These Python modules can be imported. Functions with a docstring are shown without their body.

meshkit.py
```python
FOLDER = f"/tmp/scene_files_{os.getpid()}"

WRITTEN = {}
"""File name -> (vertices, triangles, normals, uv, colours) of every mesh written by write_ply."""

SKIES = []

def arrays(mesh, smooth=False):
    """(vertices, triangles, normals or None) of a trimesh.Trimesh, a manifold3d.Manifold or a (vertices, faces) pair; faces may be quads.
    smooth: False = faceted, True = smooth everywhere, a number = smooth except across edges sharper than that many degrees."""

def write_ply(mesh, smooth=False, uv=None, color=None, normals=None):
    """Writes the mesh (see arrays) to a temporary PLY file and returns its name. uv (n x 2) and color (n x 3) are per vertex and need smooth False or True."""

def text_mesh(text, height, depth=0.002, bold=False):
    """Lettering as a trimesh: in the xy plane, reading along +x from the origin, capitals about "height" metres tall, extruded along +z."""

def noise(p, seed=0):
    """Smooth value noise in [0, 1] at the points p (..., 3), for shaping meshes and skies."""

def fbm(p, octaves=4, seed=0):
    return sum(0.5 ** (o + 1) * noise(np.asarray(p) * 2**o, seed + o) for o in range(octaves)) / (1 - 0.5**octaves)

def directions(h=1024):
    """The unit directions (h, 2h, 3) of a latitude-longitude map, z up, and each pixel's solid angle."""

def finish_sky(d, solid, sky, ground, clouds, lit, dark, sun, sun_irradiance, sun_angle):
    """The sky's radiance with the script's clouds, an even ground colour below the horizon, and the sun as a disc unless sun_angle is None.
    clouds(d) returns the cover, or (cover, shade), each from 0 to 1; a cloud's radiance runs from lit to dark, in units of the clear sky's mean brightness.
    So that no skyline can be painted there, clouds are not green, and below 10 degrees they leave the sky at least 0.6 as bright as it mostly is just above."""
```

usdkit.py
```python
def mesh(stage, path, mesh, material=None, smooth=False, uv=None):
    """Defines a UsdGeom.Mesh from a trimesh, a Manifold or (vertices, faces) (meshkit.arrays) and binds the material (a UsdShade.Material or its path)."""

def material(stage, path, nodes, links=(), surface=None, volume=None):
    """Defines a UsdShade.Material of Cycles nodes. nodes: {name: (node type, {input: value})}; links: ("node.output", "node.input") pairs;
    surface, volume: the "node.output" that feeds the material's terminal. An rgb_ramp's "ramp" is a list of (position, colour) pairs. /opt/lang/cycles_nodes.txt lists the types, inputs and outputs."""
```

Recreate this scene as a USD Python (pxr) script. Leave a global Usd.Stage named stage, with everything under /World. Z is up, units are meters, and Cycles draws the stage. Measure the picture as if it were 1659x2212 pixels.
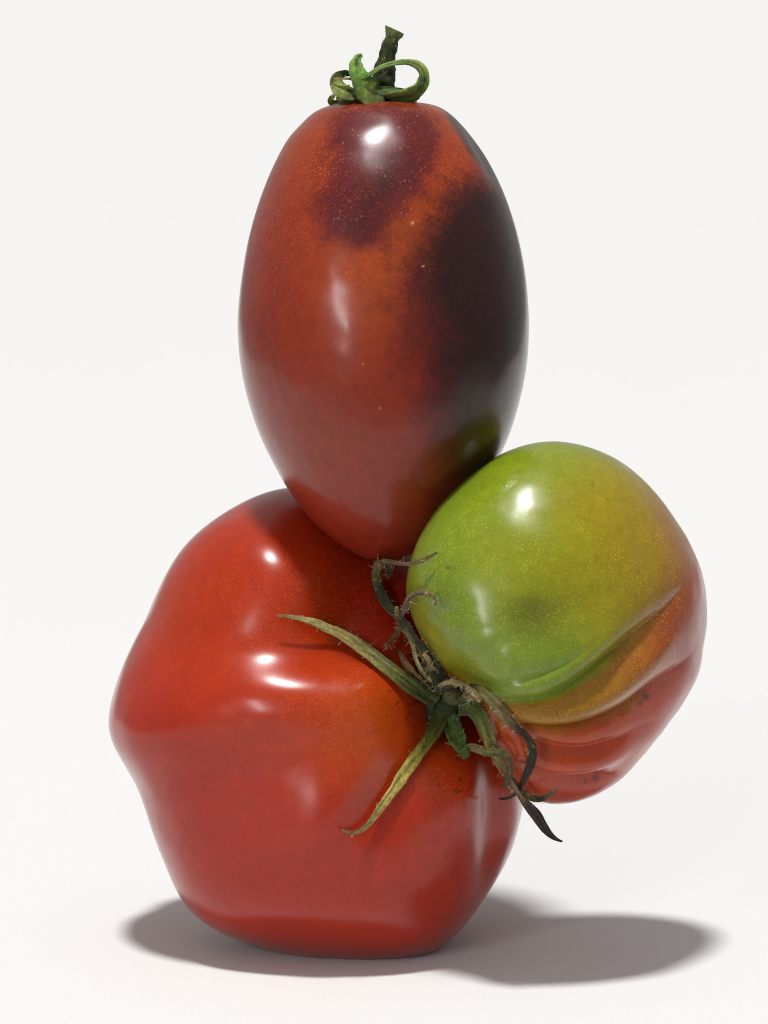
import math, random, numpy as np, trimesh, usdkit, meshkit
from scipy.spatial import cKDTree
from scipy.interpolate import PchipInterpolator, splprep, splev
from scipy.ndimage import gaussian_filter1d
from pxr import Usd, UsdGeom, UsdLux, UsdShade, Gf, Sdf, Vt

stage = Usd.Stage.CreateInMemory()
UsdGeom.SetStageUpAxis(stage, UsdGeom.Tokens.z)
UsdGeom.SetStageMetersPerUnit(stage, 1.0)
UsdGeom.Xform.Define(stage, '/World')
UsdGeom.Scope.Define(stage, '/World/Looks')
random.seed(5); RNG = np.random.default_rng(5)

# ------------------------------------------------------------------ camera, light, exposure
U = 1e-4                      # one modelling unit = 0.1 mm
PITCH = math.radians(10.0)
DIST = 13000.0                # units from the camera to the middle of the stack
CX, CY, PW = 829.5, 1106.0, 1659.0
FLOOR_U, FLOOR_W = 2088.0, 262.0      # where the bottom tomato touches the surface
RIGHT = np.array([1.0, 0, 0])
FWD = np.array([0, math.cos(PITCH), -math.sin(PITCH)])
UPC = np.array([0, math.sin(PITCH), math.cos(PITCH)])

def place(x, y, w, wc=0.0):
    """Modelling coordinates (right, down, towards the viewer; in 0.1 mm) to metres; wc = depth of the thing's own middle."""
    x, y, w = np.broadcast_arrays(np.asarray(x, float), np.asarray(y, float), np.asarray(w, float))
    s = U * (DIST - wc) / DIST
    return RIGHT * ((x - CX) * s)[..., None] - UPC * ((y - CY) * s)[..., None] - FWD * (wc * U + (w - wc) * s)[..., None] + ORIGIN

ORIGIN = np.zeros(3)
ORIGIN = -place(FLOOR_U * 0 + 850.0, FLOOR_U, FLOOR_W) + 0.0
CAM_POS = ORIGIN - FWD * DIST * U

cam = UsdGeom.Camera.Define(stage, '/World/camera')
cam.CreateHorizontalApertureAttr(36.0)
cam.CreateVerticalApertureAttr(48.0)
cam.CreateFocalLengthAttr(36.0 * DIST / PW)
cam.CreateClippingRangeAttr(Gf.Vec2f(0.05, 100))
cam.CreateFStopAttr(25.0)
cam.CreateFocusDistanceAttr((DIST - 260) * U)
cam.CreateExposureAttr(0.0)
m = Gf.Matrix4d(1)
m.SetTransform(Gf.Rotation(Gf.Vec3d(1, 0, 0), 90 - math.degrees(PITCH)), Gf.Vec3d(*map(float, CAM_POS)))
cam.AddTransformOp().Set(m)

def aim(xf, pos, target):
    d = np.array(target, float) - np.array(pos, float); d /= np.linalg.norm(d)
    r = Gf.Rotation(Gf.Vec3d(0, 0, -1), Gf.Vec3d(*map(float, d)))
    xf.AddTransformOp().Set(Gf.Matrix4d().SetTransform(r, Gf.Vec3d(*map(float, pos))))

KEY_BACK, KEY_LEFT = -0.16, -0.05     # lean of the overhead lamp (tangents): towards the viewer, to the left
key = UsdLux.DistantLight.Define(stage, '/World/key_lamp')
key.CreateIntensityAttr(0.89); key.CreateAngleAttr(6.2)
UsdLux.LightAPI(key).CreateNormalizeAttr(True)
key.CreateColorAttr(Gf.Vec3f(0.98, 0.985, 0.975))
kd = np.array([KEY_LEFT, KEY_BACK, 1.0])
aim(key, kd * 3, (0, 0, 0))

fill = UsdLux.RectLight.Define(stage, '/World/fill_lamp')
fill.CreateWidthAttr(0.13); fill.CreateHeightAttr(0.62); fill.CreateIntensityAttr(22.0)
aim(fill, (-0.62, -1.15, 0.42), (0, 0, 0.13))

LOOKS = '/World/Looks/'
usdkit.material(stage, LOOKS + 'room_light', {'bg': ('background_shader', {'color': (1.0, 0.985, 0.97), 'strength': 0.35})}, surface='bg.background')
dome = UsdLux.DomeLight.Define(stage, '/World/room_light')
UsdShade.MaterialBindingAPI.Apply(dome.GetPrim()).Bind(UsdShade.Material.Get(stage, LOOKS + 'room_light'))

# ------------------------------------------------------------------ helpers
USED = {}
def numbered(name):
    n = USED.get(name, 0); USED[name] = n + 1
    return name if n == 0 else f'{name}_{n:03d}'

def data(prim, **kw):
    for k, v in kw.items():
        prim.SetCustomDataByKey(k, v)

def thing(name, label, category, at):
    x = UsdGeom.Xform.Define(stage, '/World/' + numbered(name))
    x.AddTranslateOp().Set(Gf.Vec3d(*map(float, at)))
    data(x.GetPrim(), label=label, category=category)
    return x.GetPath(), np.array(at, float)

PARTS = {}
def part(parent, name, verts, faces, mat, label=None, smooth=True, attrs=None, sub=None):
    path, at = parent
    base = f'{path}/{sub}' if sub else str(path)
    k = PARTS.get((base, name), 0); PARTS[(base, name)] = k + 1
    nm = name if k == 0 else f'{name}_{k:03d}'
    g = usdkit.mesh(stage, f'{base}/{nm}', (np.asarray(verts) - at, faces), LOOKS + mat, smooth=smooth)
    for a, val in (attrs or {}).items():
        val = np.asarray(val, np.float32)
        if val.ndim == 2:
            UsdGeom.PrimvarsAPI(g).CreatePrimvar(a, Sdf.ValueTypeNames.Color3fArray, 'vertex').Set(Vt.Vec3fArray.FromNumpy(val))
        else:
            UsdGeom.PrimvarsAPI(g).CreatePrimvar(a, Sdf.ValueTypeNames.FloatArray, 'vertex').Set(Vt.FloatArray.FromNumpy(val))
    if label:
        data(g.GetPrim(), label=label)
    return nm

def lin(c):
    c = np.asarray(c, float) / 255.0
    return np.where(c <= 0.04045, c / 12.92, ((c + 0.055) / 1.055) ** 2.4)

SKIN_TONE = 0.80
def sstep(a, b, x):
    t = np.clip((x - a) / (b - a), 0, 1); return t * t * (3 - 2 * t)

def fbm(p, scale, octaves=4, seed=0):
    return meshkit.fbm(np.asarray(p) / scale + 100.0, octaves, seed) - 0.5

def polyline(pts, n=160):
    p = np.asarray(pts, float)
    k = min(3, len(p) - 1)
    tck, _ = splprep(p.T, s=0, k=k)
    return np.array(splev(np.linspace(0, 1, n), tck)).T

def near_curve(xy, pts):
    """distance to a curve, the position 0..1 along it and the signed side."""
    c = polyline(pts, 300)
    d, i = cKDTree(c).query(xy, workers=-1)
    t = np.gradient(c, axis=0); t /= np.linalg.norm(t, axis=1, keepdims=True)
    off = xy - c[i]
    side = t[i, 0] * off[:, 1] - t[i, 1] * off[:, 0]
    return d, i / 299.0, side

def blend_colour(q, pts, sigma, scale_w=1.0):
    """smooth blend of colour spots (x, y, w, (r, g, b), weight, size) over the points q (x, y, w)."""
    acc = np.zeros((len(q), 3)); tot = np.zeros(len(q)) + 1e-9
    for x, y, w, c, k, s in pts:
        d2 = (q[:, 0] - x) ** 2 + (q[:, 1] - y) ** 2 + (scale_w * (q[:, 2] - w)) ** 2
        wt = k * np.exp(-d2 / (2 * (sigma * s) ** 2)) + k * 1e-4 / (1 + d2 / sigma ** 2)
        acc += wt[:, None] * lin(c); tot += wt
    return acc / tot[:, None]

ICO = trimesh.creation.icosphere(subdivisions=7)
DIRS, FACES = np.array(ICO.vertices), np.array(ICO.faces)[:, ::-1]     # (right, down, towards) is left-handed

def silhouette(pts, centre):
    p = np.asarray(pts, float) - centre
    a = np.arctan2(p[:, 1], p[:, 0]); o = np.argsort(a); a, r = a[o], np.hypot(*p[o].T)
    grid = np.linspace(-math.pi, math.pi, 1441)
    R = np.interp(grid, np.r_[a - 2 * math.pi, a, a + 2 * math.pi], np.r_[r, r, r])
    R = gaussian_filter1d(R[:-1], 9, mode='wrap')
    return lambda ang: np.interp(ang, grid, np.r_[R, R[0]])

def inflate(pts, centre, front, back, power=0.94, skew=(0, 0)):
    R = silhouette(pts, centre)
    a, b, c = DIRS.T
    s = np.hypot(a, b); ang = np.arctan2(b, a)
    # outline detail belongs to the rim: towards the middle the outline turns round
    mean = np.sqrt(np.mean(R(np.linspace(-math.pi, math.pi, 720)) ** 2))
    rr = R(ang)
    rad = rr * s ** power
    w = np.where(c > 0, front, back) * np.sign(c) * np.abs(c) ** power
    x = centre[0] + rad * np.cos(ang) + skew[0] * w
    y = centre[1] + rad * np.sin(ang) + skew[1] * w
    return np.stack([x, y, w], 1), c

def mesh_normals(v, f):
    n = np.zeros_like(v); fn = np.cross(v[f[:, 1]] - v[f[:, 0]], v[f[:, 2]] - v[f[:, 0]])
    for k in range(3): np.add.at(n, f[:, k], fn)
    return n / np.maximum(np.linalg.norm(n, axis=1, keepdims=True), 1e-12)

def carve(q, c, strokes, f=None):
    """ridges (+) and grooves (-) drawn along curves on the side that faces the viewer."""
    f = FACES if f is None else f
    n = -mesh_normals(q, f)
    if (n * (q - q.mean(0))).sum(1).mean() < 0: n = -n
    h = np.zeros(len(q)); face = sstep(-0.05, 0.35, c)
    for pts, amp, wid, kind in strokes:
        if kind in ('soft', 'blob'):
            L = polyline(pts, 40) if len(pts) > 2 else np.linspace(pts[0], pts[1], 6)
            tw = np.sin(np.linspace(0.12, math.pi - 0.12, len(L))) ** 0.7
            ds = np.hypot(*np.diff(L, axis=0).T).mean()
            near = np.nonzero(cKDTree(L).query(q[:, :2], distance_upper_bound=3.2 * wid)[0] < 1e9)[0]
            g = np.zeros(len(q))
            for pt, k in zip(L, tw):
                g[near] += k * np.exp(-((q[near, 0] - pt[0]) ** 2 + (q[near, 1] - pt[1]) ** 2) / wid ** 2)
            h += amp * g / max(1.0, wid * 1.7725 / max(ds, 1e-6)) * face if kind == 'soft' else amp * g / tw.sum() * face
            continue
        d, t, side = near_curve(q[:, :2], pts)
        taper = np.minimum(sstep(-0.02, 0.18, t), sstep(1.02, 0.5, t))
        end = (t <= 0) | (t >= 1)
        if kind == 'soft': g = np.exp(-(d / wid) ** 2)
        elif kind == 'cusp': g = np.exp(-np.sqrt(d * d + 9) / wid)
        elif kind == 'fold':      # the lobe before the line overhangs, the one after starts low
            g = np.exp(-np.sqrt(side ** 2 + 6) / np.where(side > 0, wid, wid * 0.55)) * np.exp(-(np.maximum(d - np.abs(side), 0) / wid) ** 2)
        else: g = np.exp(-(d / wid) ** 2); taper = 1.0
        h += amp * g * taper * face
    return q + n * h[:, None], h

def add_surface(q):           # a height field of what the viewer-side surfaces are, to lay sepals on
    SURF.append(q)
SURF = []
def surface_w(x, y, r=14):
    best = []
    for px, py in zip(np.atleast_1d(x), np.atleast_1d(y)):
        ws = []
        for tree, w in TREES:
            i = tree.query_ball_point((px, py), r)
            if i: ws.append(w[i].max())
        best.append(max(ws) if ws else np.nan)
    return np.array(best)

# ------------------------------------------------------------------ materials
def skin_material(name, fleck_colour, fleck_scale, rough=0.2, sss=0.08, coat=0.28):
    usdkit.material(stage, LOOKS + name, {
        'tc': ('texture_coordinate', {}),
        'col': ('attribute', {'attribute': 'skin_colour'}),
        'fl': ('attribute', {'attribute': 'flecks'}),
        'gl': ('attribute', {'attribute': 'dullness'}),
        'v': ('voronoi_texture', {'scale': fleck_scale, 'randomness': 1.0}),
        'cut': ('map_range', {'from_min': 0.38, 'from_max': 0.17, 'to_min': 0.0, 'to_max': 1.0, 'clamp': True}),
        'sep': ('separate_color', {'color_type': 'rgb'}),
        'thin': ('math', {'math_type': 'power', 'value2': 1.6}),
        'a': ('math', {'math_type': 'multiply'}),
        'b': ('math', {'math_type': 'multiply'}),
        'mot': ('noise_texture', {'scale': 420.0, 'detail': 6.0, 'roughness': 0.65}),
        'motr': ('map_range', {'from_min': 0.3, 'from_max': 0.7, 'to_min': 0.9, 'to_max': 1.10, 'clamp': True}),
        'motv': ('hsv', {}),
        'mx': ('mix_color', {'b': fleck_colour}),
        'n1': ('noise_texture', {'scale': 2600.0, 'detail': 2.0}),
        'n2': ('noise_texture', {'scale': 160.0, 'detail': 3.0}),
        'bsum': ('math', {'math_type': 'multiply_add', 'value2': 6.0}),
        'bmp': ('bump', {'strength': 0.35, 'distance': 0.00003}),
        'rg': ('math', {'math_type': 'add', 'value1': rough}),
        'p': ('principled_bsdf', {'subsurface_weight': sss, 'subsurface_scale': 0.0022, 'subsurface_radius': (1.0, 0.22, 0.08),
                                  'specular_ior_level': 0.13, 'coat_weight': 0.74, 'coat_roughness': coat, 'coat_ior': 1.45}),
    }, [('tc.object', 'v.vector'), ('tc.object', 'mot.vector'), ('tc.object', 'n1.vector'), ('tc.object', 'n2.vector'),
        ('v.distance', 'cut.value'), ('v.color', 'sep.color'), ('sep.r', 'thin.value1'), ('cut.result', 'a.value1'), ('thin.value', 'a.value2'),
        ('a.value', 'b.value1'), ('fl.fac', 'b.value2'),
        ('mot.fac', 'motr.value'), ('motr.result', 'motv.value'), ('col.color', 'motv.color'),
        ('motv.color', 'mx.a'), ('b.value', 'mx.fac'), ('mx.result', 'p.base_color'),
        ('n2.fac', 'bsum.value1'), ('n1.fac', 'bsum.value3'), ('bsum.value', 'bmp.height'), ('bmp.normal', 'p.normal'),
        ('gl.fac', 'rg.value2'), ('rg.value', 'p.roughness')], surface='p.BSDF')

skin_material('red_skin', lin((228, 135, 45)), 3200.0, coat=0.285)
skin_material('plum_skin', lin((225, 120, 60)), 2900.0)
skin_material('green_skin', lin((215, 195, 60)), 3000.0, coat=0.30)

def leaf_material(name, rough=0.65):
    usdkit.material(stage, LOOKS + name, {
        'tc': ('texture_coordinate', {}),
        'col': ('attribute', {'attribute': 'leaf_colour'}),
        'n': ('noise_texture', {'scale': 1400.0, 'detail': 5.0, 'roughness': 0.7}),
        'r': ('map_range', {'from_min': 0.25, 'from_max': 0.75, 'to_min': 0.45, 'to_max': 1.6, 'clamp': True}),
        'h': ('hsv', {}),
        'bmp': ('bump', {'strength': 0.6, 'distance': 0.00025}),
        'p': ('principled_bsdf', {'roughness': rough, 'specular_ior_level': 0.3, 'sheen_weight': 0.12, 'sheen_roughness': 0.4}),
        't': ('translucent_bsdf', {}),
        'mx': ('mix_closure', {'fac': 0.18}),
    }, [('tc.object', 'n.vector'), ('n.fac', 'r.value'), ('r.result', 'h.value'), ('col.color', 'h.color'), ('h.color', 'p.base_color'), ('h.color', 't.color'),
        ('n.fac', 'bmp.height'), ('bmp.normal', 'p.normal'), ('p.BSDF', 'mx.closure1'), ('t.BSDF', 'mx.closure2')], surface='mx.closure')
leaf_material('sepal_leaf')

usdkit.material(stage, LOOKS + 'white_paper', {
    'tc': ('texture_coordinate', {}),
    'n': ('noise_texture', {'scale': 1800.0, 'detail': 3.0}),
    'r': ('rgb_ramp', {'ramp': [(0.3, (0.615, 0.607, 0.60)), (0.7, (0.675, 0.667, 0.66))]}),
    'bmp': ('bump', {'strength': 0.15, 'distance': 0.0001}),
    'p': ('principled_bsdf', {'roughness': 0.8, 'specular_ior_level': 0.2}),
}, [('tc.object', 'n.vector'), ('n.fac', 'r.fac'), ('r.color', 'p.base_color'), ('n.fac', 'bmp.height'), ('bmp.normal', 'p.normal')], surface='p.BSDF')

# ------------------------------------------------------------------ the surface
def slab(x0, x1, y0, y1, z0, z1):
    b = trimesh.creation.box((x1 - x0, y1 - y0, z1 - z0)); b.apply_translation(((x0 + x1) / 2, (y0 + y1) / 2, (z0 + z1) / 2)); return b
g = usdkit.mesh(stage, '/World/paper_surface', slab(-0.5, 0.5, -0.24, 6.0, -0.004, 0.0), LOOKS + 'white_paper')
data(g.GetPrim(), kind='structure', label='smooth white paper surface carrying the tomato stack')
usdkit.material(stage, LOOKS + 'grey_floor', {'p': ('principled_bsdf', {'base_color': (0.16, 0.155, 0.15), 'roughness': 0.8})}, surface='p.BSDF')
g = usdkit.mesh(stage, '/World/floor', (np.array([[-20, -20, -0.012], [20, -20, -0.012], [20, 20, -0.012], [-20, 20, -0.012]], float), np.array([[0, 1, 2, 3]])), LOOKS + 'grey_floor')
data(g.GetPrim(), kind='structure', label='grey floor under the white paper')

def floor_contact(verts):     # everything rests: nothing may go below the paper
    return np.maximum(verts, np.array([-9e9, -9e9, 0.0]))

# ------------------------------------------------------------------ the big red tomato
RED_OUT = [(600, 1056), (560, 1069), (500, 1099), (450, 1134), (400, 1180), (362, 1235), (337, 1290), (318, 1338), (290, 1388), (265, 1440), (245, 1500),
           (234, 1550), (243, 1600), (268, 1645), (294, 1690), (314, 1740), (335, 1800), (359, 1860), (385, 1920), (412, 1960), (450, 1993), (500, 2018),
           (560, 2037), (640, 2055), (740, 2068), (820, 2072), (900, 2067), (950, 2050), (992, 2015), (1030, 1970), (1070, 1910), (1100, 1850), (1122, 1780),
           (1130, 1730), (1128, 1650), (1115, 1560), (1090, 1470), (1060, 1380), (1010, 1280), (940, 1180), (820, 1110), (740, 1068), (660, 1052)]
q, c = inflate(RED_OUT, (690, 1590), 385, 400, 0.95, (-0.06, 0.10))
dirs_red = c
# the stem end is a hollow high on the right, shoulders swell around it
stem = np.array([965, 1500])
dd = np.hypot(q[:, 0] - stem[0], (q[:, 1] - stem[1]))
q[:, 2] -= np.where(c > 0, 1, 0) * 95 * np.exp(-(dd / 105) ** 2) * sstep(0, 0.3, c)
# the shoulder under the plum tomato lies low
dip = np.exp(-(np.hypot(q[:, 0] - 850, 1.1 * (q[:, 1] - 1225)) / 170) ** 2)
q[:, 2] -= 75 * dip * sstep(0.0, 0.3, c)
q[:, 2] -= 60 * np.exp(-(np.hypot(q[:, 0] - 745, q[:, 1] - 1350) / 110) ** 2) * sstep(0.0, 0.3, c)
strokes = [
    ([(940, 1480), (810, 1488), (690, 1502), (560, 1516), (430, 1530), (300, 1560)], 28, 80, 'soft'),
    ([(770, 1330), (660, 1262), (560, 1205), (470, 1175), (390, 1180)], 25, 82, 'soft'),
    ([(900, 1425), (780, 1410), (640, 1400), (500, 1382), (330, 1355)], -12, 55, 'soft'),
    ([(830, 1510), (790, 1535), (740, 1560)], 22, 105, 'soft'),
    ([(930, 1590), (885, 1640), (820, 1720), (740, 1790)], -22, 52, 'soft'),
    ([(640, 1610), (500, 1640), (380, 1660), (262, 1660)], -13, 80, 'soft'),
    ([(650, 1690), (520, 1780), (400, 1850)], -16, 80, 'soft'),
    ([(985, 1610), (985, 1700), (960, 1800)], 24, 60, 'soft'),
    ([(1045, 1600), (1062, 1700), (1062, 1820), (1035, 1960)], -18, 36, 'soft'),
    ([(760, 1660), (690, 1800), (650, 1900)], 18, 80, 'soft'),
    ([(1075, 1640), (1098, 1720), (1095, 1810), (1070, 1900)], 14, 26, 'soft'),
    ([(900, 1640), (880, 1740), (850, 1830)], -9, 45, 'soft'),
    ([(900, 1880), (820, 1930), (700, 1935), (540, 1930)], 16, 60, 'soft'),
]
q, h = carve(q, c, strokes)
# ribs on the far side, running from the stem end round to the blossom end
ax = np.array([0.55, -0.15, 0.82]); ax /= np.linalg.norm(ax)
e1 = np.cross(ax, [0, 1, 0]); e1 /= np.linalg.norm(e1); e2 = np.cross(ax, e1)
az = np.arctan2(DIRS @ e2, DIRS @ e1); pol = DIRS @ ax
rib = 18 * np.cos(7 * az + 0.8 * np.sin(2 * az)) * np.sqrt(np.clip(1 - pol ** 2, 0, 1)) * sstep(0.0, -0.4, c)
q += DIRS * rib[:, None]
q += DIRS * (fbm(q, 210, 3, 3) * 10)[:, None]
q_red = q
red_at = place(850, FLOOR_U, FLOOR_W)
red = thing('red_beefsteak_tomato', 'big ribbed red beefsteak tomato at the bottom, resting on the white surface', 'tomato', red_at)
R_ = lambda x, y, w, c, k=1.0, s=1.0: (x, y, w, c, k, s)
spots = [R_(600, 1200, 260, (171, 45, 8)), R_(420, 1300, 150, (175, 48, 10)), R_(600, 1420, 350, (176, 48, 9)), R_(350, 1550, 150, (164, 34, 9)),
         R_(500, 1700, 300, (166, 35, 10)), R_(650, 1880, 280, (164, 35, 9)), R_(900, 1950, 180, (162, 34, 7)), R_(850, 1800, 320, (168, 37, 8)),
         R_(1050, 1800, 150, (165, 41, 12)), R_(790, 1520, 370, (185, 77, 11), 0.6, 0.75), R_(870, 1570, 330, (179, 65, 11), 0.5, 0.55), R_(990, 1640, 230, (178, 62, 14), 1.0, 0.5),
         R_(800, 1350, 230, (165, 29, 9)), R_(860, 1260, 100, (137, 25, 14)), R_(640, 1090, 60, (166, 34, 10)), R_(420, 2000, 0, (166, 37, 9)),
         R_(690, 1590, -400, (164, 37, 9)), R_(950, 1480, 200, (110, 29, 9), 0.5, 0.4), R_(720, 2040, 50, (166, 34, 6))]
warp = np.stack([fbm(q, 120, 3, 11), fbm(q, 120, 3, 12), fbm(q, 120, 3, 13)], 1) * 120
col = blend_colour(q + warp, spots, 125)
col *= (1 + 0.12 * fbm(q, 60, 4, 21))[:, None]
flecks = 0.22 + 0.75 * np.exp(-(np.hypot(q[:, 0] - 820, q[:, 1] - 1545) / 150) ** 2) + 0.4 * np.exp(-(np.hypot(q[:, 0] - 650, q[:, 1] - 1280) / 200) ** 2) + 0.4 * np.exp(-(np.hypot(q[:, 0] - 1000, q[:, 1] - 1660) / 80) ** 2)
# small scars and specks of the skin
def scars(q, c, col, marks, seed):
    rng = np.random.default_rng(seed)
    for x, y, r, k, tone in marks:
        sd = int(rng.integers(1e4))
        i = np.nonzero((np.abs(q[:, 0] - x) < 2.2 * r) & (np.abs(q[:, 1] - y) < 2.2 * r) & (c > 0))[0]
        if not len(i): continue
        d = np.hypot(q[i, 0] - x, q[i, 1] - y) / r + fbm(q[i], max(r * 0.9, 3), 3, sd) * 1.3
        m_ = (sstep(1.0, 0.35, d) * k)[:, None]
        col[i] = col[i] * (1 - m_) + lin(tone) * m_
    return col
dark = (52, 12, 10)
marks = [(985, 1697, 6, .8, dark), (990, 1672, 5, .8, dark), (1045, 1870, 5, .7, dark), (1040, 1905, 4, .6, dark), (570, 1778, 8, .45, (110, 40, 30)), (502, 1672, 7, .35, (110, 40, 30)),
         (688, 1172, 7, .6, (90, 14, 14)), (1010, 1780, 6, .6, dark), (960, 1836, 4, .6, dark), (330, 1790, 4, .5, dark), (1000, 1720, 4, .7, dark)]
rg = np.random.default_rng(9)
marks += [(860 + rg.normal(0, 40), 1330 + rg.normal(0, 70), rg.uniform(2.2, 4.6), .8, dark) for _ in range(20)]
marks += [(890 + rg.normal(0, 30), 1500 + rg.normal(0, 22), rg.uniform(2.2, 4.6), .8, dark) for _ in range(12)]
marks += [(1010 + rg.normal(0, 35), 1680 + rg.normal(0, 50), rg.uniform(2.2, 4.6), .8, dark) for _ in range(16)]
col = scars(q, c, col, marks, 4)
flecks *= np.clip(0.75 + 2.2 * fbm(q, 70, 4, 41), 0.15, 1.6)
v = floor_contact(place(*q.T))
part(red, 'fruit', v, FACES, 'red_skin', attrs={'skin_colour': np.clip(SKIN_TONE * col, 0, 1), 'flecks': flecks, 'dullness': 0.04 * fbm(q, 80, 3, 31)})

# ------------------------------------------------------------------ the green and red ribbed tomato
GRN_OUT = [(890, 1285), (893, 1240), (900, 1205), (915, 1165), (942, 1115), (990, 1060), (1046, 1012), (1100, 976), (1150, 958), (1205, 953), (1262, 962), (1320, 985), (1372, 1022),
           (1412, 1065), (1450, 1118), (1483, 1170), (1505, 1222), (1517, 1280), (1520, 1335), (1510, 1400), (1502, 1455), (1475, 1505), (1437, 1560), (1400, 1610), (1365, 1652),
           (1338, 1682), (1290, 1714), (1240, 1732), (1190, 1738), (1150, 1727), (1105, 1690), (1068, 1630), (1040, 1560), (1000, 1500), (958, 1455), (935, 1395), (905, 1340)]
WG = 265.0
q, c = inflate(GRN_OUT, (1210, 1350), 325, 300, 0.95, (-0.27, -0.04))
V1 = [(985, 1462), (1040, 1470), (1130, 1456), (1200, 1432), (1262, 1392), (1305, 1355)]
V2 = [(1035, 1490), (1100, 1512), (1160, 1510), (1212, 1492), (1275, 1450), (1350, 1388), (1425, 1318), (1500, 1225)]
V3 = [(1050, 1545), (1130, 1575), (1200, 1579), (1272, 1570), (1345, 1540), (1410, 1490), (1480, 1425), (1530, 1370)]
V4 = [(1120, 1590), (1180, 1618), (1262, 1622), (1350, 1592), (1430, 1545)]
V5 = [(1095, 1640), (1180, 1692), (1245, 1695), (1330, 1676), (1400, 1640)]
V6 = [(1130, 1370), (1200, 1330), (1290, 1260), (1350, 1190)]
strokes = [([(1085, 1045), (1115, 1070), (1150, 1095)], -6, 82, 'soft'), (V1, -15, 17, 'fold'), (V2, -44, 32, 'fold'), (V3, -56, 28, 'fold'), (V4, -32, 24, 'fold'), (V5, -50, 26, 'fold'),
           ([(1080, 1490), (1160, 1475), (1240, 1430), (1340, 1345)], 12, 30, 'soft'),
           ([(1100, 1548), (1180, 1548), (1260, 1520), (1360, 1455), (1440, 1370)], 24, 28, 'soft'),
           ([(1120, 1625), (1200, 1650), (1290, 1640), (1380, 1590)], 20, 24, 'soft'),
           ([(1160, 1360), (1230, 1320), (1320, 1240)], -10, 50, 'soft'),
           ([(1150, 1325), (1160, 1330)], -10, 55, 'blob'),
           ([(980, 1330), (1030, 1410), (1080, 1440)], 12, 50, 'soft'),
           ([(900, 1310), (960, 1320), (1000, 1300)], -8, 26, 'soft')]
q, h = carve(q, c, strokes)
dd = np.hypot(q[:, 0] - 975, q[:, 1] - 1475)
q[:, 2] -= 70 * np.exp(-(dd / 60) ** 2) * sstep(0, .3, c)
ax = np.array([-0.85, 0.25, 0.2]); ax /= np.linalg.norm(ax)
e1 = np.cross(ax, [0, 1, 0]); e1 /= np.linalg.norm(e1); e2 = np.cross(ax, e1)
az = np.arctan2(DIRS @ e2, DIRS @ e1); pol = DIRS @ ax
q += DIRS * (-22 * np.exp(-np.abs(np.sin(4.5 * az)) / 0.25) * np.sqrt(np.clip(1 - pol ** 2, 0, 1)) * sstep(0.0, -0.35, c))[:, None]
q += DIRS * (fbm(q, 150, 3, 5) * 9)[:, None]
grn_at = place(1210, 1500, WG - 100)
green = thing('green_ribbed_tomato', 'ribbed half-ripe tomato, green above and red below, balanced on the right side of the stack', 'tomato', grn_at)
G, GP, GD, YL, OR, RD, RB = (120, 138, 18), (126, 150, 46), (88, 122, 28), (164, 138, 8), (150, 98, 22), (170, 58, 30), (168, 64, 38)
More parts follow.
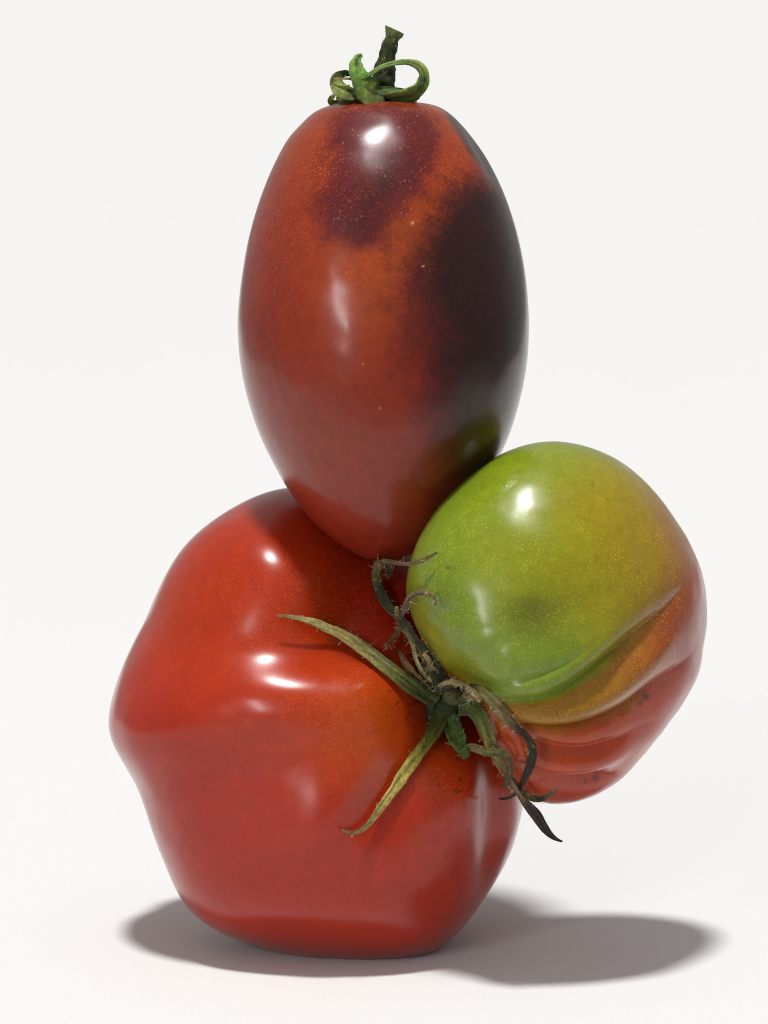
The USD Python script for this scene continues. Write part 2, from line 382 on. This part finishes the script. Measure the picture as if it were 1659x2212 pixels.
spots = [R_(1100, 1100, 220, G), R_(1200, 1010, 60, (127, 146, 25)), R_(1000, 1150, 150, (116, 142, 34)), R_(930, 1240, 60, (118, 142, 51)), R_(1150, 1200, 300, (136, 142, 11)),
         R_(1000, 1290, 220, GD, 1, .6), R_(950, 1350, 100, (127, 133, 13)), R_(1150, 1328, 320, (80, 86, 18), 1.7, .40), R_(1060, 1400, 250, (116, 138, 42)), R_(1000, 1420, 150, (152, 135, 10), 1, .5),
         R_(1200, 1390, 300, (101, 135, 34), 1, .7), R_(1130, 1430, 250, GP, 1, .6), R_(1280, 1300, 290, (145, 137, 11)), R_(1350, 1080, 150, YL), R_(1300, 1150, 250, (156, 140, 8)), R_(1400, 1200, 160, (160, 124, 11)),
         R_(1380, 1250, 200, (145, 124, 18)), R_(1450, 1180, 50, (160, 92, 34), 1, .7), R_(1500, 1300, 0, RB), R_(1480, 1380, 80, RB), R_(1330, 1370, 230, (136, 124, 20), 1, .5)]
low = [R_(1100, 1530, 150, (145, 85, 17), 1, .7), R_(1180, 1540, 200, (156, 108, 22), 1, .8), R_(1270, 1500, 200, (152, 110, 22), 1, .8), R_(1350, 1430, 200, (149, 99, 23), 1, .8), R_(1420, 1360, 130, (156, 69, 28)),
       R_(1490, 1300, 60, RB), R_(1420, 1450, 120, (160, 58, 34)), R_(1500, 1420, 20, (154, 32, 23)), R_(1280, 1550, 160, (156, 80, 30), 1, .6)]
red_low = [R_(1100, 1620, 100, (182, 62, 25)), R_(1250, 1640, 130, (175, 55, 26)), R_(1400, 1540, 60, (177, 66, 34)), R_(1250, 1715, 0, (163, 36, 20)), R_(1480, 1470, 20, (164, 48, 26)), R_(1200, 1590, 130, (182, 73, 31))]
_, _, s2 = near_curve(q[:, :2], [(960, 1440)] + V2 + [(1570, 1130)])
_, _, s3 = near_curve(q[:, :2], [(960, 1500)] + V3 + [(1570, 1330)])
nz = fbm(q, 40, 4, 7)
warp = np.stack([fbm(q, 90, 3, 14), fbm(q, 90, 3, 15), fbm(q, 90, 3, 16)], 1) * 90
cu, cl, cr = (blend_colour(q + warp, s_, 85) for s_ in (spots, low, red_low))
k2 = 80 * sstep(1270, 1420, q[:, 0])
m2 = sstep(0, 1, (s2 + nz * (14 + k2) + 8 + k2) / (14 + 1.6 * k2))[:, None]; m3 = sstep(-30, 16, s3 + nz * 60)[:, None]
col = cu * (1 - m2) + cl * m2; col = col * (1 - m3) + cr * m3
backc = blend_colour(q, [R_(1210, 1100, -200, (170, 140, 30)), R_(1300, 1500, -250, (176, 54, 36)), R_(1050, 1500, -150, (168, 70, 30))], 160)
mb = sstep(0.1, -0.35, c)[:, None]
col = col * (1 - mb) + backc * mb
col *= (1 + 0.22 * fbm(q, 30, 4, 22))[:, None]
br = (74, 52, 26)
marks = [(1275, 1048, 6, .6, (60, 84, 20)), (1305, 1078, 5, .5, (60, 84, 20)), (1245, 1095, 4, .5, (60, 84, 20)), (1370, 1232, 3, .8, br), (1390, 1502, 14, .75, (70, 34, 26)), (1378, 1515, 9, .6, (70, 34, 26)), (1303, 1270, 3, .5, br),
         (1285, 1678, 12, .7, (70, 26, 22)), (1262, 1684, 9, .6, (70, 26, 22)), (965, 1223, 8, .6, (96, 74, 40)), (1340, 1540, 5, .5, (90, 40, 26)), (1195, 1530, 4, .5, (90, 60, 20)), (955, 1442, 5, .6, (70, 40, 20)), (1290, 1600, 3, .7, br)]
for k in range(10):
    marks.append((1308 - k * 2.2 - 330, 1205 + k * 6, 2.2, .45, br))
col = scars(q, c, col, marks, 6)
flecks = (0.55 * (1 - m3[:, 0]) + 0.22) * np.clip(0.85 + 2.0 * fbm(q, 60, 4, 43), 0.15, 1.5)
q[:, 2] += WG
q_grn = q
v = floor_contact(place(q[:, 0], q[:, 1], q[:, 2], WG))
part(green, 'fruit', v, FACES, 'green_skin', attrs={'skin_colour': np.clip(SKIN_TONE * col, 0, 1), 'flecks': flecks, 'dullness': 0.04 * fbm(q, 60, 3, 32)})

# ------------------------------------------------------------------ the plum tomato on top
prof = np.array([(223.5, 790, 850), (224, 748, 905), (226, 727, 928), (232, 704, 948), (245, 677, 970), (270, 650, 997), (300, 623, 1022), (340, 600, 1050), (400, 573, 1081), (460, 552, 1104), (520, 536, 1121), (580, 525, 1133),
                 (640, 517, 1140), (700, 513, 1143), (760, 516, 1141), (820, 525, 1133), (880, 540, 1119), (940, 561, 1100), (1000, 590, 1072), (1060, 624, 1036), (1120, 669, 988), (1160, 712, 946), (1190, 756, 904), (1205, 786, 872), (1213, 815, 841)])
NV, NA = 520, 640
fl_, fr_ = PchipInterpolator(prof[:, 0], prof[:, 1]), PchipInterpolator(prof[:, 0], prof[:, 2])
tt = (1 - np.cos(np.linspace(0.0, math.pi, NV))) / 2
yy = prof[0, 0] + tt * (prof[-1, 0] - prof[0, 0])
Lf, Rt = gaussian_filter1d(fl_(yy), 4), gaussian_filter1d(fr_(yy), 4)
aa = np.linspace(0, 2 * math.pi, NA, endpoint=False)
WP, LEAN = 215.0, 0.02
rad = (Rt - Lf) / 2; mid = (Rt + Lf) / 2
rad[0] = 0.5; rad[-1] = 0.5
Y = np.repeat(yy[:, None], NA, 1)
A = np.repeat(aa[None], NV, 0)
sq = 1 + 0.018 * np.cos(4 * (A - 0.5)) * np.sin(np.pi * tt)[:, None]
sidew = np.abs(np.cos(A))
sq = sq * (1 - sidew ** 6) + sidew ** 6
X = mid[:, None] + rad[:, None] * np.cos(A) * sq
W = WP + (710 - Y) * LEAN + 0.97 * rad[:, None] * np.sin(A) * sq
# a shallow dimple under the stem
q = np.stack([X, Y, W], -1).reshape(-1, 3)
i0 = np.arange(NV - 1)[:, None] * NA; j = np.arange(NA)[None]; j2 = (j + 1) % NA
F4 = np.stack([i0 + j, i0 + j2, i0 + NA + j2, i0 + NA + j], -1).reshape(-1, 4)
FP = np.vstack([F4[:, [0, 1, 2]], F4[:, [0, 2, 3]]])
caps = np.array([[0, k + 1, k] for k in range(1, NA - 1)] + [[(NV - 1) * NA, (NV - 1) * NA + k, (NV - 1) * NA + k + 1] for k in range(1, NA - 1)])
FP = np.vstack([FP, caps])
c = np.sin(A).ravel()
n = np.stack([np.cos(A), 0 * A, np.sin(A)], -1).reshape(-1, 3)
q, h = carve(q, c, [([(765, 290), (790, 305), (815, 320)], -3.5, 62, 'soft'), ([(905, 260), (985, 320), (1010, 400), (930, 500), (850, 580)], -5, 45, 'soft'), ([(1000, 250), (1050, 330), (1070, 400)], -9, 20, 'soft')], FP)
q += n * (fbm(q, 130, 3, 8) * 7 * sstep(1.0, 0.75, np.abs(np.cos(A)).ravel()))[:, None]
spots = [R_(640, 400, 250, (149, 48, 19)), R_(600, 600, 200, (136, 36, 19)), R_(690, 330, 250, (152, 59, 20), 1, .7), R_(690, 500, 330, (150, 54, 19), 1, .8), R_(560, 700, 150, (138, 40, 19)), R_(730, 650, 400, (151, 52, 19)), R_(850, 650, 400, (161, 67, 16), 1, .8),
         R_(940, 400, 350, (174, 66, 17), 1.2, .7), R_(1000, 330, 200, (163, 56, 19), 1, .5), R_(870, 510, 400, (174, 80, 21), 1.2, .5), R_(800, 570, 400, (168, 68, 19), 1, .6), R_(700, 850, 350, (143, 46, 21)), R_(850, 850, 400, (148, 46, 19)), R_(620, 950, 200, (138, 45, 23)), R_(800, 1050, 300, (144, 48, 26)),
         R_(820, 1180, 150, (146, 45, 26)), R_(930, 900, 330, (138, 40, 19)), R_(920, 1080, 250, (129, 40, 21)), R_(820, 710, -300, (120, 40, 19)), R_(930, 240, 200, (168, 72, 20), 1, .5)]
qc = q.copy(); qc[:, 2] -= WP + (710 - q[:, 1]) * LEAN - 60
warp = np.stack([fbm(q, 80, 3, 17), fbm(q, 80, 3, 18), fbm(q, 80, 3, 19)], 1) * 70
col = blend_colour(qc + warp, spots, 95)
import shapely
from shapely.geometry import Polygon
def patch(q, poly, soft, rough, seed):
    P = Polygon(polyline(list(poly) + [poly[0]], 200)).buffer(0)
    shapely.prepare(P)
    pts = shapely.points(q[:, :2]); d = cKDTree(polyline(list(poly) + [poly[0]], 900)).query(q[:, :2], distance_upper_bound=400)[0]; d = np.minimum(d, 400)
    d = np.where(shapely.contains(P, pts), d, -d)
    d = d + fbm(q, 60, 5, seed) * rough * 0.8 + fbm(q, 22, 4, seed + 5) * rough * 0.5 + fbm(q, 8, 3, seed + 9) * rough * 0.6
    return sstep(-soft, soft, d)
purple = patch(q, [(742, 226), (712, 275), (708, 350), (700, 410), (678, 455), (692, 505), (755, 545), (805, 556), (862, 488), (918, 415), (952, 345), (956, 285), (925, 238), (850, 220)], 36, 60, 40) * (c > 0)
core = patch(q, [(745, 500), (790, 520), (850, 430), (895, 370), (850, 350), (790, 420)], 45, 60, 47) * (c > 0)
black = patch(q, [(1075, 385), (1015, 405), (955, 460), (918, 540), (912, 620), (930, 700), (945, 790), (950, 880), (975, 960), (985, 1030), (1070, 1030), (1230, 800), (1230, 380)], 58, 74, 41)
black2 = patch(q, [(950, 232), (985, 290), (1020, 345), (1055, 385), (1085, 420), (1120, 480), (1180, 420), (1100, 250), (1000, 225)], 8, 12, 42)
maroon = patch(q, [(1075, 370), (1000, 400), (940, 460), (872, 560), (852, 660), (862, 740), (890, 820), (910, 900), (925, 1000), (925, 1080), (1080, 1060), (1230, 800), (1230, 380)], 62, 90, 43)
olive = np.exp(-(np.hypot(q[:, 0] - 1085, 0.75 * (q[:, 1] - 935)) / 62) ** 2)
vein = patch(q, [(868, 690), (880, 700), (900, 640), (915, 600), (905, 590), (885, 640)], 8, 26, 44) * (c > 0)
def over(col, k, m_): m_ = np.clip(m_, 0, 1)[:, None]; return col * (1 - m_) + lin(k) * m_
col = over(col, (90, 15, 13), maroon * 0.86)
col = over(col, (92, 18, 20), vein * 0.6)
col = over(col, (88, 13, 26), purple * 0.9)
col = over(col, (54, 10, 16), core * 0.65)
col = over(col, (30, 9, 9), black * 0.92)
col = over(col, (26, 9, 11), black2 * 0.96)
col = over(col, (92, 82, 14), olive * 0.6)
col *= (1 + 0.22 * fbm(q, 34, 4, 23) + 0.3 * fbm(q, 8, 3, 24))[:, None]
marks = [(890, 495, 4.5, .9, (226, 170, 130)), (912, 587, 3.5, .8, (220, 160, 120)), (785, 794, 4, .7, (205, 120, 90)), (820, 886, 3, .7, (205, 120, 90)), (563, 415, 3, .9, (60, 14, 14)), (520, 752, 6, .8, (80, 20, 20))]
rg = np.random.default_rng(12)
marks += [(rg.uniform(720, 930), rg.uniform(260, 500), rg.uniform(1.6, 2.8), .5, (200, 140, 120)) for _ in range(40)]
col = scars(q, c, col, marks, 8)
flecks = 0.95 * sstep(820, 350, q[:, 1]) + 0.12
flecks *= np.clip(0.65 + 2.0 * fbm(q, 60, 4, 42), 0.1, 1.4)
flecks *= 1 - 0.8 * np.clip(black + black2, 0, 1) - 0.45 * np.clip(purple - black - black2, 0, 1)
q_plum = q
ply_at = place(828, 1213, WP - 100)
plum = thing('plum_tomato', 'tall smooth plum tomato, red-orange with blackish patches, standing on top of the stack', 'tomato', ply_at)
v = place(q[:, 0], q[:, 1], q[:, 2], WP)
part(plum, 'fruit', v, FP, 'plum_skin', attrs={'skin_colour': np.clip(SKIN_TONE * col, 0, 1), 'flecks': flecks, 'dullness': 0.03 * fbm(q, 60, 3, 33) + 0.05 * purple})

TREES = []
for qq in (q_red, q_grn, q_plum):
    TREES.append((cKDTree(qq[:, :2]), qq[:, 2]))

# ------------------------------------------------------------------ sepals, stalks
def strand(pts, widths, thick=0.35, n=110, lift=8, twist=(0, 0), seed=0, w=None, rag=0.06, curl=0.25):
    """a leaf-like ribbon with a keel: pts (x, y[, dw]), lying dw above the surface under it; returns vertices and faces in modelling units."""
    rng = np.random.default_rng(seed)
    p = np.array([(a[0], a[1], a[2] if len(a) > 2 else lift) for a in pts], float)
    line = polyline(p[:, :2], n)
    s = np.r_[0, np.cumsum(np.hypot(*np.diff(line, axis=0).T))]; s /= s[-1]
    # positions of the given points along the curve
    k = [np.argmin(np.hypot(*(line - a).T)) for a in p[:, :2]]
    k = np.maximum.accumulate(k)
    dw = np.interp(np.arange(n), np.linspace(0, n - 1, len(p)) if len(set(k)) < len(k) else k, p[:, 2])
    if w is None:
        ws = surface_w(line[:, 0], line[:, 1], 16)
        ok = ~np.isnan(ws)
        ws = np.interp(np.arange(n), np.arange(n)[ok], ws[ok])
        ws = gaussian_filter1d(np.maximum(gaussian_filter1d(ws, 5), ws), 4)
        z = ws + dw
    else:
        z = gaussian_filter1d(w + dw, 2)
    c3 = np.column_stack([line, z])
    wid = np.interp(s, np.linspace(0, 1, len(widths)), widths)
    wid = wid * (1 + rag * (gaussian_filter1d(np.interp(s * 14, np.arange(16), rng.normal(0, 1, 16)), 2)))
    t = np.gradient(c3, axis=0); t /= np.linalg.norm(t, axis=1, keepdims=True)
    view = np.array([0, 0, 1.0])
    b = np.cross(t, view); b /= np.maximum(np.linalg.norm(b, axis=1, keepdims=True), 1e-6)
    for i in range(1, n):
        if (b[i] * b[i - 1]).sum() < 0: b[i] = -b[i]
    b = gaussian_filter1d(b, 3, axis=0); b /= np.linalg.norm(b, axis=1, keepdims=True)
    nn = np.cross(b, t)
    nn *= np.sign(nn[:, 2:3]) + (nn[:, 2:3] == 0)
    for i in range(1, n):
        if (nn[i] * nn[i - 1]).sum() < 0: nn[i] = -nn[i]
    ang = np.radians(np.interp(s, np.linspace(0, 1, len(twist)), twist))[:, None]
    b, nn = b * np.cos(ang) + nn * np.sin(ang), -b * np.sin(ang) + nn * np.cos(ang)
    M = 22
    th = np.linspace(0, 2 * math.pi, M, endpoint=False)
    wob = 1 + 0.10 * rng.normal(0, 1, (n, M)); wob = 1 + 3.0 * (gaussian_filter1d(gaussian_filter1d(wob, 3, axis=0), 0.8, axis=1, mode='wrap') - 1)
    cs, sn = np.cos(th), np.sin(th)
    h = wid[:, None] * 0.5
    off_b = h * cs * wob
    off_n = h * thick * sn * wob + curl * h * (cs ** 2)          # edges curl up: a shallow trough
    off_n -= 0.10 * h * np.exp(-(cs / 0.25) ** 2) * (sn > 0)
    V = c3[:, None] + off_b[..., None] * b[:, None] + off_n[..., None] * nn[:, None]
    V = V.reshape(-1, 3)
    i0 = np.arange(n - 1)[:, None] * M; j = np.arange(M)[None]; j2 = (j + 1) % M
    f = np.stack([i0 + j, i0 + j2, i0 + M + j2, i0 + M + j], -1).reshape(-1, 4)
    f = np.vstack([f[:, [0, 1, 2]], f[:, [0, 2, 3]]])
    cap = [[0, k2 + 1, k2] for k2 in range(1, M - 1)] + [[(n - 1) * M, (n - 1) * M + k2, (n - 1) * M + k2 + 1] for k2 in range(1, M - 1)]
    f = np.vstack([f, cap])
    return V, f, np.repeat(s, M), np.tile(cs, n), c3

HAIRS = {}
def fix_out(v, f):
    tm = trimesh.Trimesh(v, f, process=False)
    return f if tm.volume > 0 else f[:, ::-1]

def sepal(parent, wc, name, pts, widths, tones, seed, label=None, hairs=10, **kw):
    V, f, s, cs, c3 = strand(pts, widths, seed=seed, **kw)
    tone = np.array([np.interp(s, np.linspace(0, 1, len(tones)), [lin(t)[k] for t in tones]) for k in range(3)]).T
    nz = fbm(np.column_stack([s * 26 + seed, cs * 3.0 + seed, 0 * s]), 1.0, 3, seed)
    fib = fbm(np.column_stack([s * 5 + seed, cs * 5.5 + seed, 0 * s + 3]), 1.0, 3, seed + 50)
    tone = tone * np.clip(1 + 0.9 * nz + 2.4 * fib, 0.22, 2.3)[:, None]
    v = place(V[:, 0], V[:, 1], V[:, 2], wc)
    f = fix_out(v, f)
    part(parent, name, v, f, 'sepal_leaf', label=label, attrs={'leaf_colour': np.clip(tone, 0.004, 1)})
    rng = np.random.default_rng(seed + 900)
    hs = HAIRS.setdefault(str(parent[0]), (parent, []))[1]
    for _ in range(hairs):
        i = int(rng.integers(3, len(c3) - 3)); k = int(rng.integers(0, 22))
        base = V[i * 22 + k]; out = base - c3[i]; out /= np.linalg.norm(out) + 1e-9
        L = rng.uniform(3, 10); d = out + rng.normal(0, 0.45, 3)
        pts3 = [base + d * L * t_ + rng.normal(0, 1.0, 3) * t_ * 4 for t_ in (0, .35, .7, 1)]
        a_ = np.array(pts3); hs.append(place(a_[:, 0], a_[:, 1], a_[:, 2], wc))

GREEN, DKG, OLV, STRAW, BRN, DBR, PALE = (78, 90, 28), (42, 52, 18), (110, 102, 46), (164, 148, 88), (112, 88, 52), (54, 42, 28), (130, 134, 74)

def blob(centre, radii, wc, seed, bump=0.12, sub=4, squash=None):
    s = trimesh.creation.icosphere(subdivisions=sub)
    d = np.array(s.vertices)
    r = 1 + bump * 2 * fbm(d * 1.0, 0.45, 4, seed)
    v = np.array(centre) + d * np.array(radii) * r[:, None]
    return v, np.array(s.faces), d

# --- red tomato's calyx
def sw(x, y): return float(surface_w([x], [y], 20)[0])
cw = sw(945, 1520)
V, f, d = blob((955, 1525, cw + 6), (40, 44, 24), 0, 61)
tone = np.tile(lin(DKG), (len(V), 1)) * (1 + 1.2 * fbm(V, 9, 4, 3))[:, None]
vv = place(*V.T); part(red, 'calyx', vv, fix_out(vv, f), 'sepal_leaf', attrs={'leaf_colour': np.clip(tone, .004, 1)})
sepal(red, 0, 'sepal', [(940, 1510, 14), (890, 1475, 12), (825, 1425, 10), (760, 1378, 14), (700, 1347, 20), (650, 1330, 26), (604, 1324, 30)], [32, 33, 30, 27, 23, 15, 4], [(54, 62, 26), (74, 80, 34), (92, 92, 42), (118, 110, 56), STRAW, (172, 158, 104), OLV], 101, hairs=26, twist=(0, 10, 25, 10))
sepal(red, 0, 'sepal', [(950, 1525, 16), (930, 1575, 16), (888, 1632, 10), (850, 1690, 8), (812, 1742, 10), (778, 1776, 12), (742, 1771, 14)], [38, 32, 28, 23, 17, 11, 5], [(60, 74, 26), (88, 94, 34), (138, 130, 52), (164, 148, 72), (132, 116, 58), (140, 122, 74), BRN], 102, hairs=14, twist=(0, -15, 10, 0))
sepal(red, 0, 'sepal', [(952, 1516, 34), (966, 1545, 34), (985, 1585, 28), (1004, 1626, 18)], [40, 45, 40, 16], [DKG, (58, 82, 26), (72, 96, 32)], 103, label='short broad green sepal with a cut tip', hairs=8)
sepal(red, 0, 'sepal', [(985, 1512, 20), (1020, 1520, 18), (1042, 1558, 14), (1056, 1594, 12), (1085, 1650, 12), (1120, 1706, 14), (1150, 1744, 16), (1176, 1782, 18), (1206, 1801, 20)], [34, 34, 30, 20, 13, 13, 24, 18, 4], [DKG, GREEN, OLV, (92, 84, 44), BRN, DBR, DBR, DBR], 104, hairs=16, twist=(0, 20, 30, -10))
sepal(red, 0, 'sepal', [(1003, 1622, 20), (1021, 1601, 24), (1050, 1604, 28), (1075, 1604, 30), (1091, 1621, 30), (1093, 1650, 28), (1082, 1683, 22)], [8, 20, 20, 20, 16, 17, 10], [BRN, OLV, (110, 108, 50), (64, 60, 30), (74, 66, 34), (74, 60, 34)], 105, label='dry curled sepal', hairs=14, twist=(0, 25, 60, 20))

# --- green tomato's stalk stub and dried sepals
wst = max(sw(975, 1500), cw) + 26
V, f, d = blob((978, 1500, wst), (23, 19, 22), 0, 62, 0.22)
tone = np.where((d[:, 2] > 0.55)[:, None], lin((72, 70, 38)), lin((44, 54, 24))) * (1 + 1.2 * fbm(V, 8, 4, 5))[:, None]
vv = place(V[:, 0], V[:, 1], V[:, 2], WG); part(green, 'stalk', vv, fix_out(vv, f), 'sepal_leaf', label='cut stalk end', attrs={'leaf_colour': np.clip(tone, .004, 1)})
sepal(green, WG, 'sepal', [(1000, 1486, 24), (1030, 1484, 20), (1054, 1502, 18), (1083, 1535, 20), (1115, 1568, 22), (1140, 1597, 26), (1143, 1625, 28), (1132, 1666, 26), (1115, 1707, 24), (1103, 1722, 22), (1079, 1727, 20)], [20, 28, 26, 24, 20, 16, 20, 20, 15, 9, 5], [(60, 66, 28), (86, 84, 40), (96, 84, 46), (92, 76, 46), DBR, (60, 54, 34), (48, 44, 28), DBR, DBR, DBR], 201, hairs=34, twist=(0, 20, -20, 10, 50, 20))
sepal(green, WG, 'sepal', [(900, 1385, 16), (875, 1350, 16), (854, 1327, 14), (827, 1292, 14), (814, 1257, 14), (816, 1226, 20), (824, 1216, 24), (867, 1216, 28), (902, 1211, 26), (942, 1192, 14)], [14, 18, 22, 22, 20, 20, 14, 10, 14, 5], [(62, 62, 36), (74, 74, 42), (66, 68, 40), (60, 64, 38), (64, 62, 40), OLV, (104, 92, 54), BRN, (124, 104, 54), (96, 72, 50)], 202, hairs=34, twist=(0, 20, -10, 10, 50, 30))
sepal(green, WG, 'sepal', [(835, 1250, 16), (838, 1226, 20), (822, 1214, 24), (806, 1214, 24)], [6, 16, 9, 3], [(84, 84, 46), OLV, BRN, DBR], 210, hairs=6)
sepal(green, WG, 'sepal', [(866, 1330, 20), (873, 1311, 26), (878, 1294, 34), (891, 1281, 36), (914, 1276, 30), (931, 1282, 24), (938, 1303, 14)], [10, 11, 12, 13, 12, 10, 5], [(92, 74, 60), (98, 80, 66), (106, 86, 72), (110, 92, 70), (124, 104, 64), (96, 74, 54)], 203, hairs=20, twist=(0, 40, 20))
sepal(green, WG, 'sepal', [(858, 1310, 26), (860, 1332, 24), (863, 1353, 22), (851, 1376, 18), (833, 1402, 14)], [6, 14, 12, 11, 5], [(176, 160, 116), BRN, (118, 96, 66), (100, 80, 52), BRN], 204, hairs=16)
sepal(green, WG, 'sepal', [(863, 1350, 22), (881, 1372, 24), (891, 1393, 28), (899, 1423, 32), (910, 1447, 34), (923, 1463, 34), (936, 1455, 34)], [10, 10, 9, 9, 9, 9, 8], [BRN, (120, 104, 62), (160, 150, 104), (172, 162, 116), (150, 140, 90), (130, 112, 66)], 205, hairs=40)
sepal(green, WG, 'sepal', [(905, 1404, 30), (918, 1412, 30), (929, 1430, 28), (935, 1457, 26), (938, 1488, 24)], [6, 11, 12, 10, 8], [(130, 108, 70), BRN, (116, 96, 60), BRN, DBR], 211, hairs=22)
sepal(green, WG, 'sepal', [(862, 1404, 18), (881, 1439, 20), (902, 1465, 22), (923, 1489, 24), (948, 1509, 26), (962, 1506, 26)], [5, 14, 17, 19, 19, 12], [DBR, (128, 104, 66), (122, 98, 60), (112, 90, 56), (124, 104, 70)], 206, hairs=34, twist=(0, 15, 30))
sepal(green, WG, 'sepal', [(955, 1508, 32), (946, 1497, 40), (950, 1480, 44), (966, 1468, 46), (988, 1468, 46), (1009, 1479, 44), (1024, 1492, 40), (1032, 1504, 34)], [8, 12, 15, 16, 16, 15, 16, 7], [BRN, (124, 110, 70), (136, 126, 84), (128, 116, 72), (110, 98, 60), (132, 118, 78), (118, 98, 62)], 207, hairs=40, twist=(0, 40, 50, 20))
sepal(green, WG, 'sepal', [(996, 1498, 40), (1014, 1499, 40), (1033, 1506, 36)], [5, 11, 6], [BRN, (136, 116, 78), (110, 90, 58)], 212, hairs=10)
sepal(green, WG, 'sepal', [(1060, 1640, 12), (1099, 1672, 16), (1132, 1711, 20), (1158, 1721, 24), (1178, 1715, 24), (1197, 1699, 22)], [8, 12, 14, 14, 13, 7], [BRN, OLV, (94, 82, 46), (84, 72, 40), DBR, (120, 100, 70)], 208, hairs=16)
sepal(green, WG, 'sepal', [(900, 1380, 6), (925, 1420, 8), (945, 1460, 8), (955, 1490, 12)], [18, 26, 32, 30], [DBR, DKG, DKG, DKG], 209, label='dark green sepal folded into the gap', hairs=50)

# --- plum tomato's stem and curled sepals
WT = WP + (710 - 215) * LEAN          # depth of the stem's foot
PK = lambda pts: np.array(pts, float)
def free(parent, name, pts, widths, tones, seed, label=None, wc=WP, n=110, **kw):
    p = np.array(pts, float)
    line = polyline(p, n)
    sepal(parent, wc, name, [(a[0], a[1], 0) for a in line], widths, tones, seed, label=label, n=n, w=WT + line[:, 2], **kw)
V, f, d = blob((815, 208, WT), (92, 20, 92), 0, 63, 0.10)
tone = np.tile(lin((66, 94, 28)), (len(V), 1)) * (1 + 1.0 * fbm(V, 12, 4, 6))[:, None]
vv = place(V[:, 0], V[:, 1], V[:, 2], WP); part(plum, 'calyx', vv, fix_out(vv, f), 'sepal_leaf', attrs={'leaf_colour': np.clip(tone, .004, 1)})
free(plum, 'stem', [(828, 216, 0), (829, 190, 0), (831, 155, 2), (836, 120, 0), (843, 95, 0), (855, 66, 2)], [76, 58, 48, 45, 38, 36, 36, 40], [(80, 74, 36), (44, 58, 20), (36, 46, 18), (48, 54, 22), (38, 50, 18), (50, 60, 24), (110, 124, 70)], 301, thick=0.95, curl=0.0, hairs=40, rag=0.06)
GL, GM = (122, 132, 62), (92, 104, 40)
free(plum, 'sepal', [(795, 210, 60), (762, 212, 75), (738, 203, 80), (728, 184, 70), (734, 167, 50), (750, 161, 30), (764, 166, 20)], [46, 54, 46, 34, 26, 18, 8], [DKG, (50, 86, 20), GM, GL, GM, (60, 80, 30), DBR], 302, hairs=14, twist=(70, 60, 20, 30, 40))
free(plum, 'sepal', [(822, 212, 75), (798, 204, 90), (780, 182, 95), (770, 155, 90), (771, 137, 85), (783, 126, 80)], [72, 78, 58, 40, 26, 6], [DKG, GM, (84, 124, 40), (112, 146, 64), (96, 132, 54)], 303, hairs=10, twist=(40, 20, 0))
free(plum, 'sepal', [(825, 214, 60), (862, 212, 80), (890, 205, 80), (910, 187, 70), (912, 162, 60), (892, 144, 60), (856, 143, 70), (820, 156, 85), (790, 174, 95), (755, 178, 90), (722, 176, 80)], [56, 52, 42, 36, 28, 20, 18, 20, 14, 8, 5], [DKG, GM, GM, (66, 104, 26), GL, (100, 130, 50), (112, 140, 66), (104, 132, 60), (84, 96, 48), (90, 84, 48), (120, 104, 60)], 304, label='long sepal curled into a loop', hairs=22, twist=(75, 60, 40, 50, 60, 60, 50, 40), n=140)
free(plum, 'sepal', [(800, 214, -40), (750, 218, -60), (722, 222, -50), (714, 216, -40), (722, 204, -40)], [24, 28, 24, 20, 8], [DKG, GM, GL, GM, GM], 305, hairs=6)
free(plum, 'sepal', [(840, 214, -40), (880, 216, -60), (900, 212, -70)], [24, 26, 8], [DKG, GM, GM], 306, hairs=4)

# --- fine hairs on each calyx
usdkit.material(stage, LOOKS + 'plant_hair', {'p': ('principled_bsdf', {'base_color': lin((190, 186, 150)), 'roughness': 0.5})}, surface='p.BSDF')
for key_, (parent, hs) in HAIRS.items():
    path, at = parent
    cv = UsdGeom.BasisCurves.Define(stage, f'{path}/fine_hairs')
    cv.CreateTypeAttr('linear')
    cv.CreateCurveVertexCountsAttr(Vt.IntArray([4] * len(hs)))
    cv.CreatePointsAttr(Vt.Vec3fArray.FromNumpy((np.concatenate(hs) - at).astype(np.float32)))
    cv.CreateWidthsAttr(Vt.FloatArray.FromNumpy(np.tile([0.5e-4, 0.45e-4, 0.35e-4, 0.2e-4], len(hs)).astype(np.float32)))
    cv.SetWidthsInterpolation('vertex')
    data(cv.GetPrim(), kind='stuff')
    UsdShade.MaterialBindingAPI.Apply(cv.GetPrim()).Bind(UsdShade.Material.Get(stage, LOOKS + 'plant_hair'))
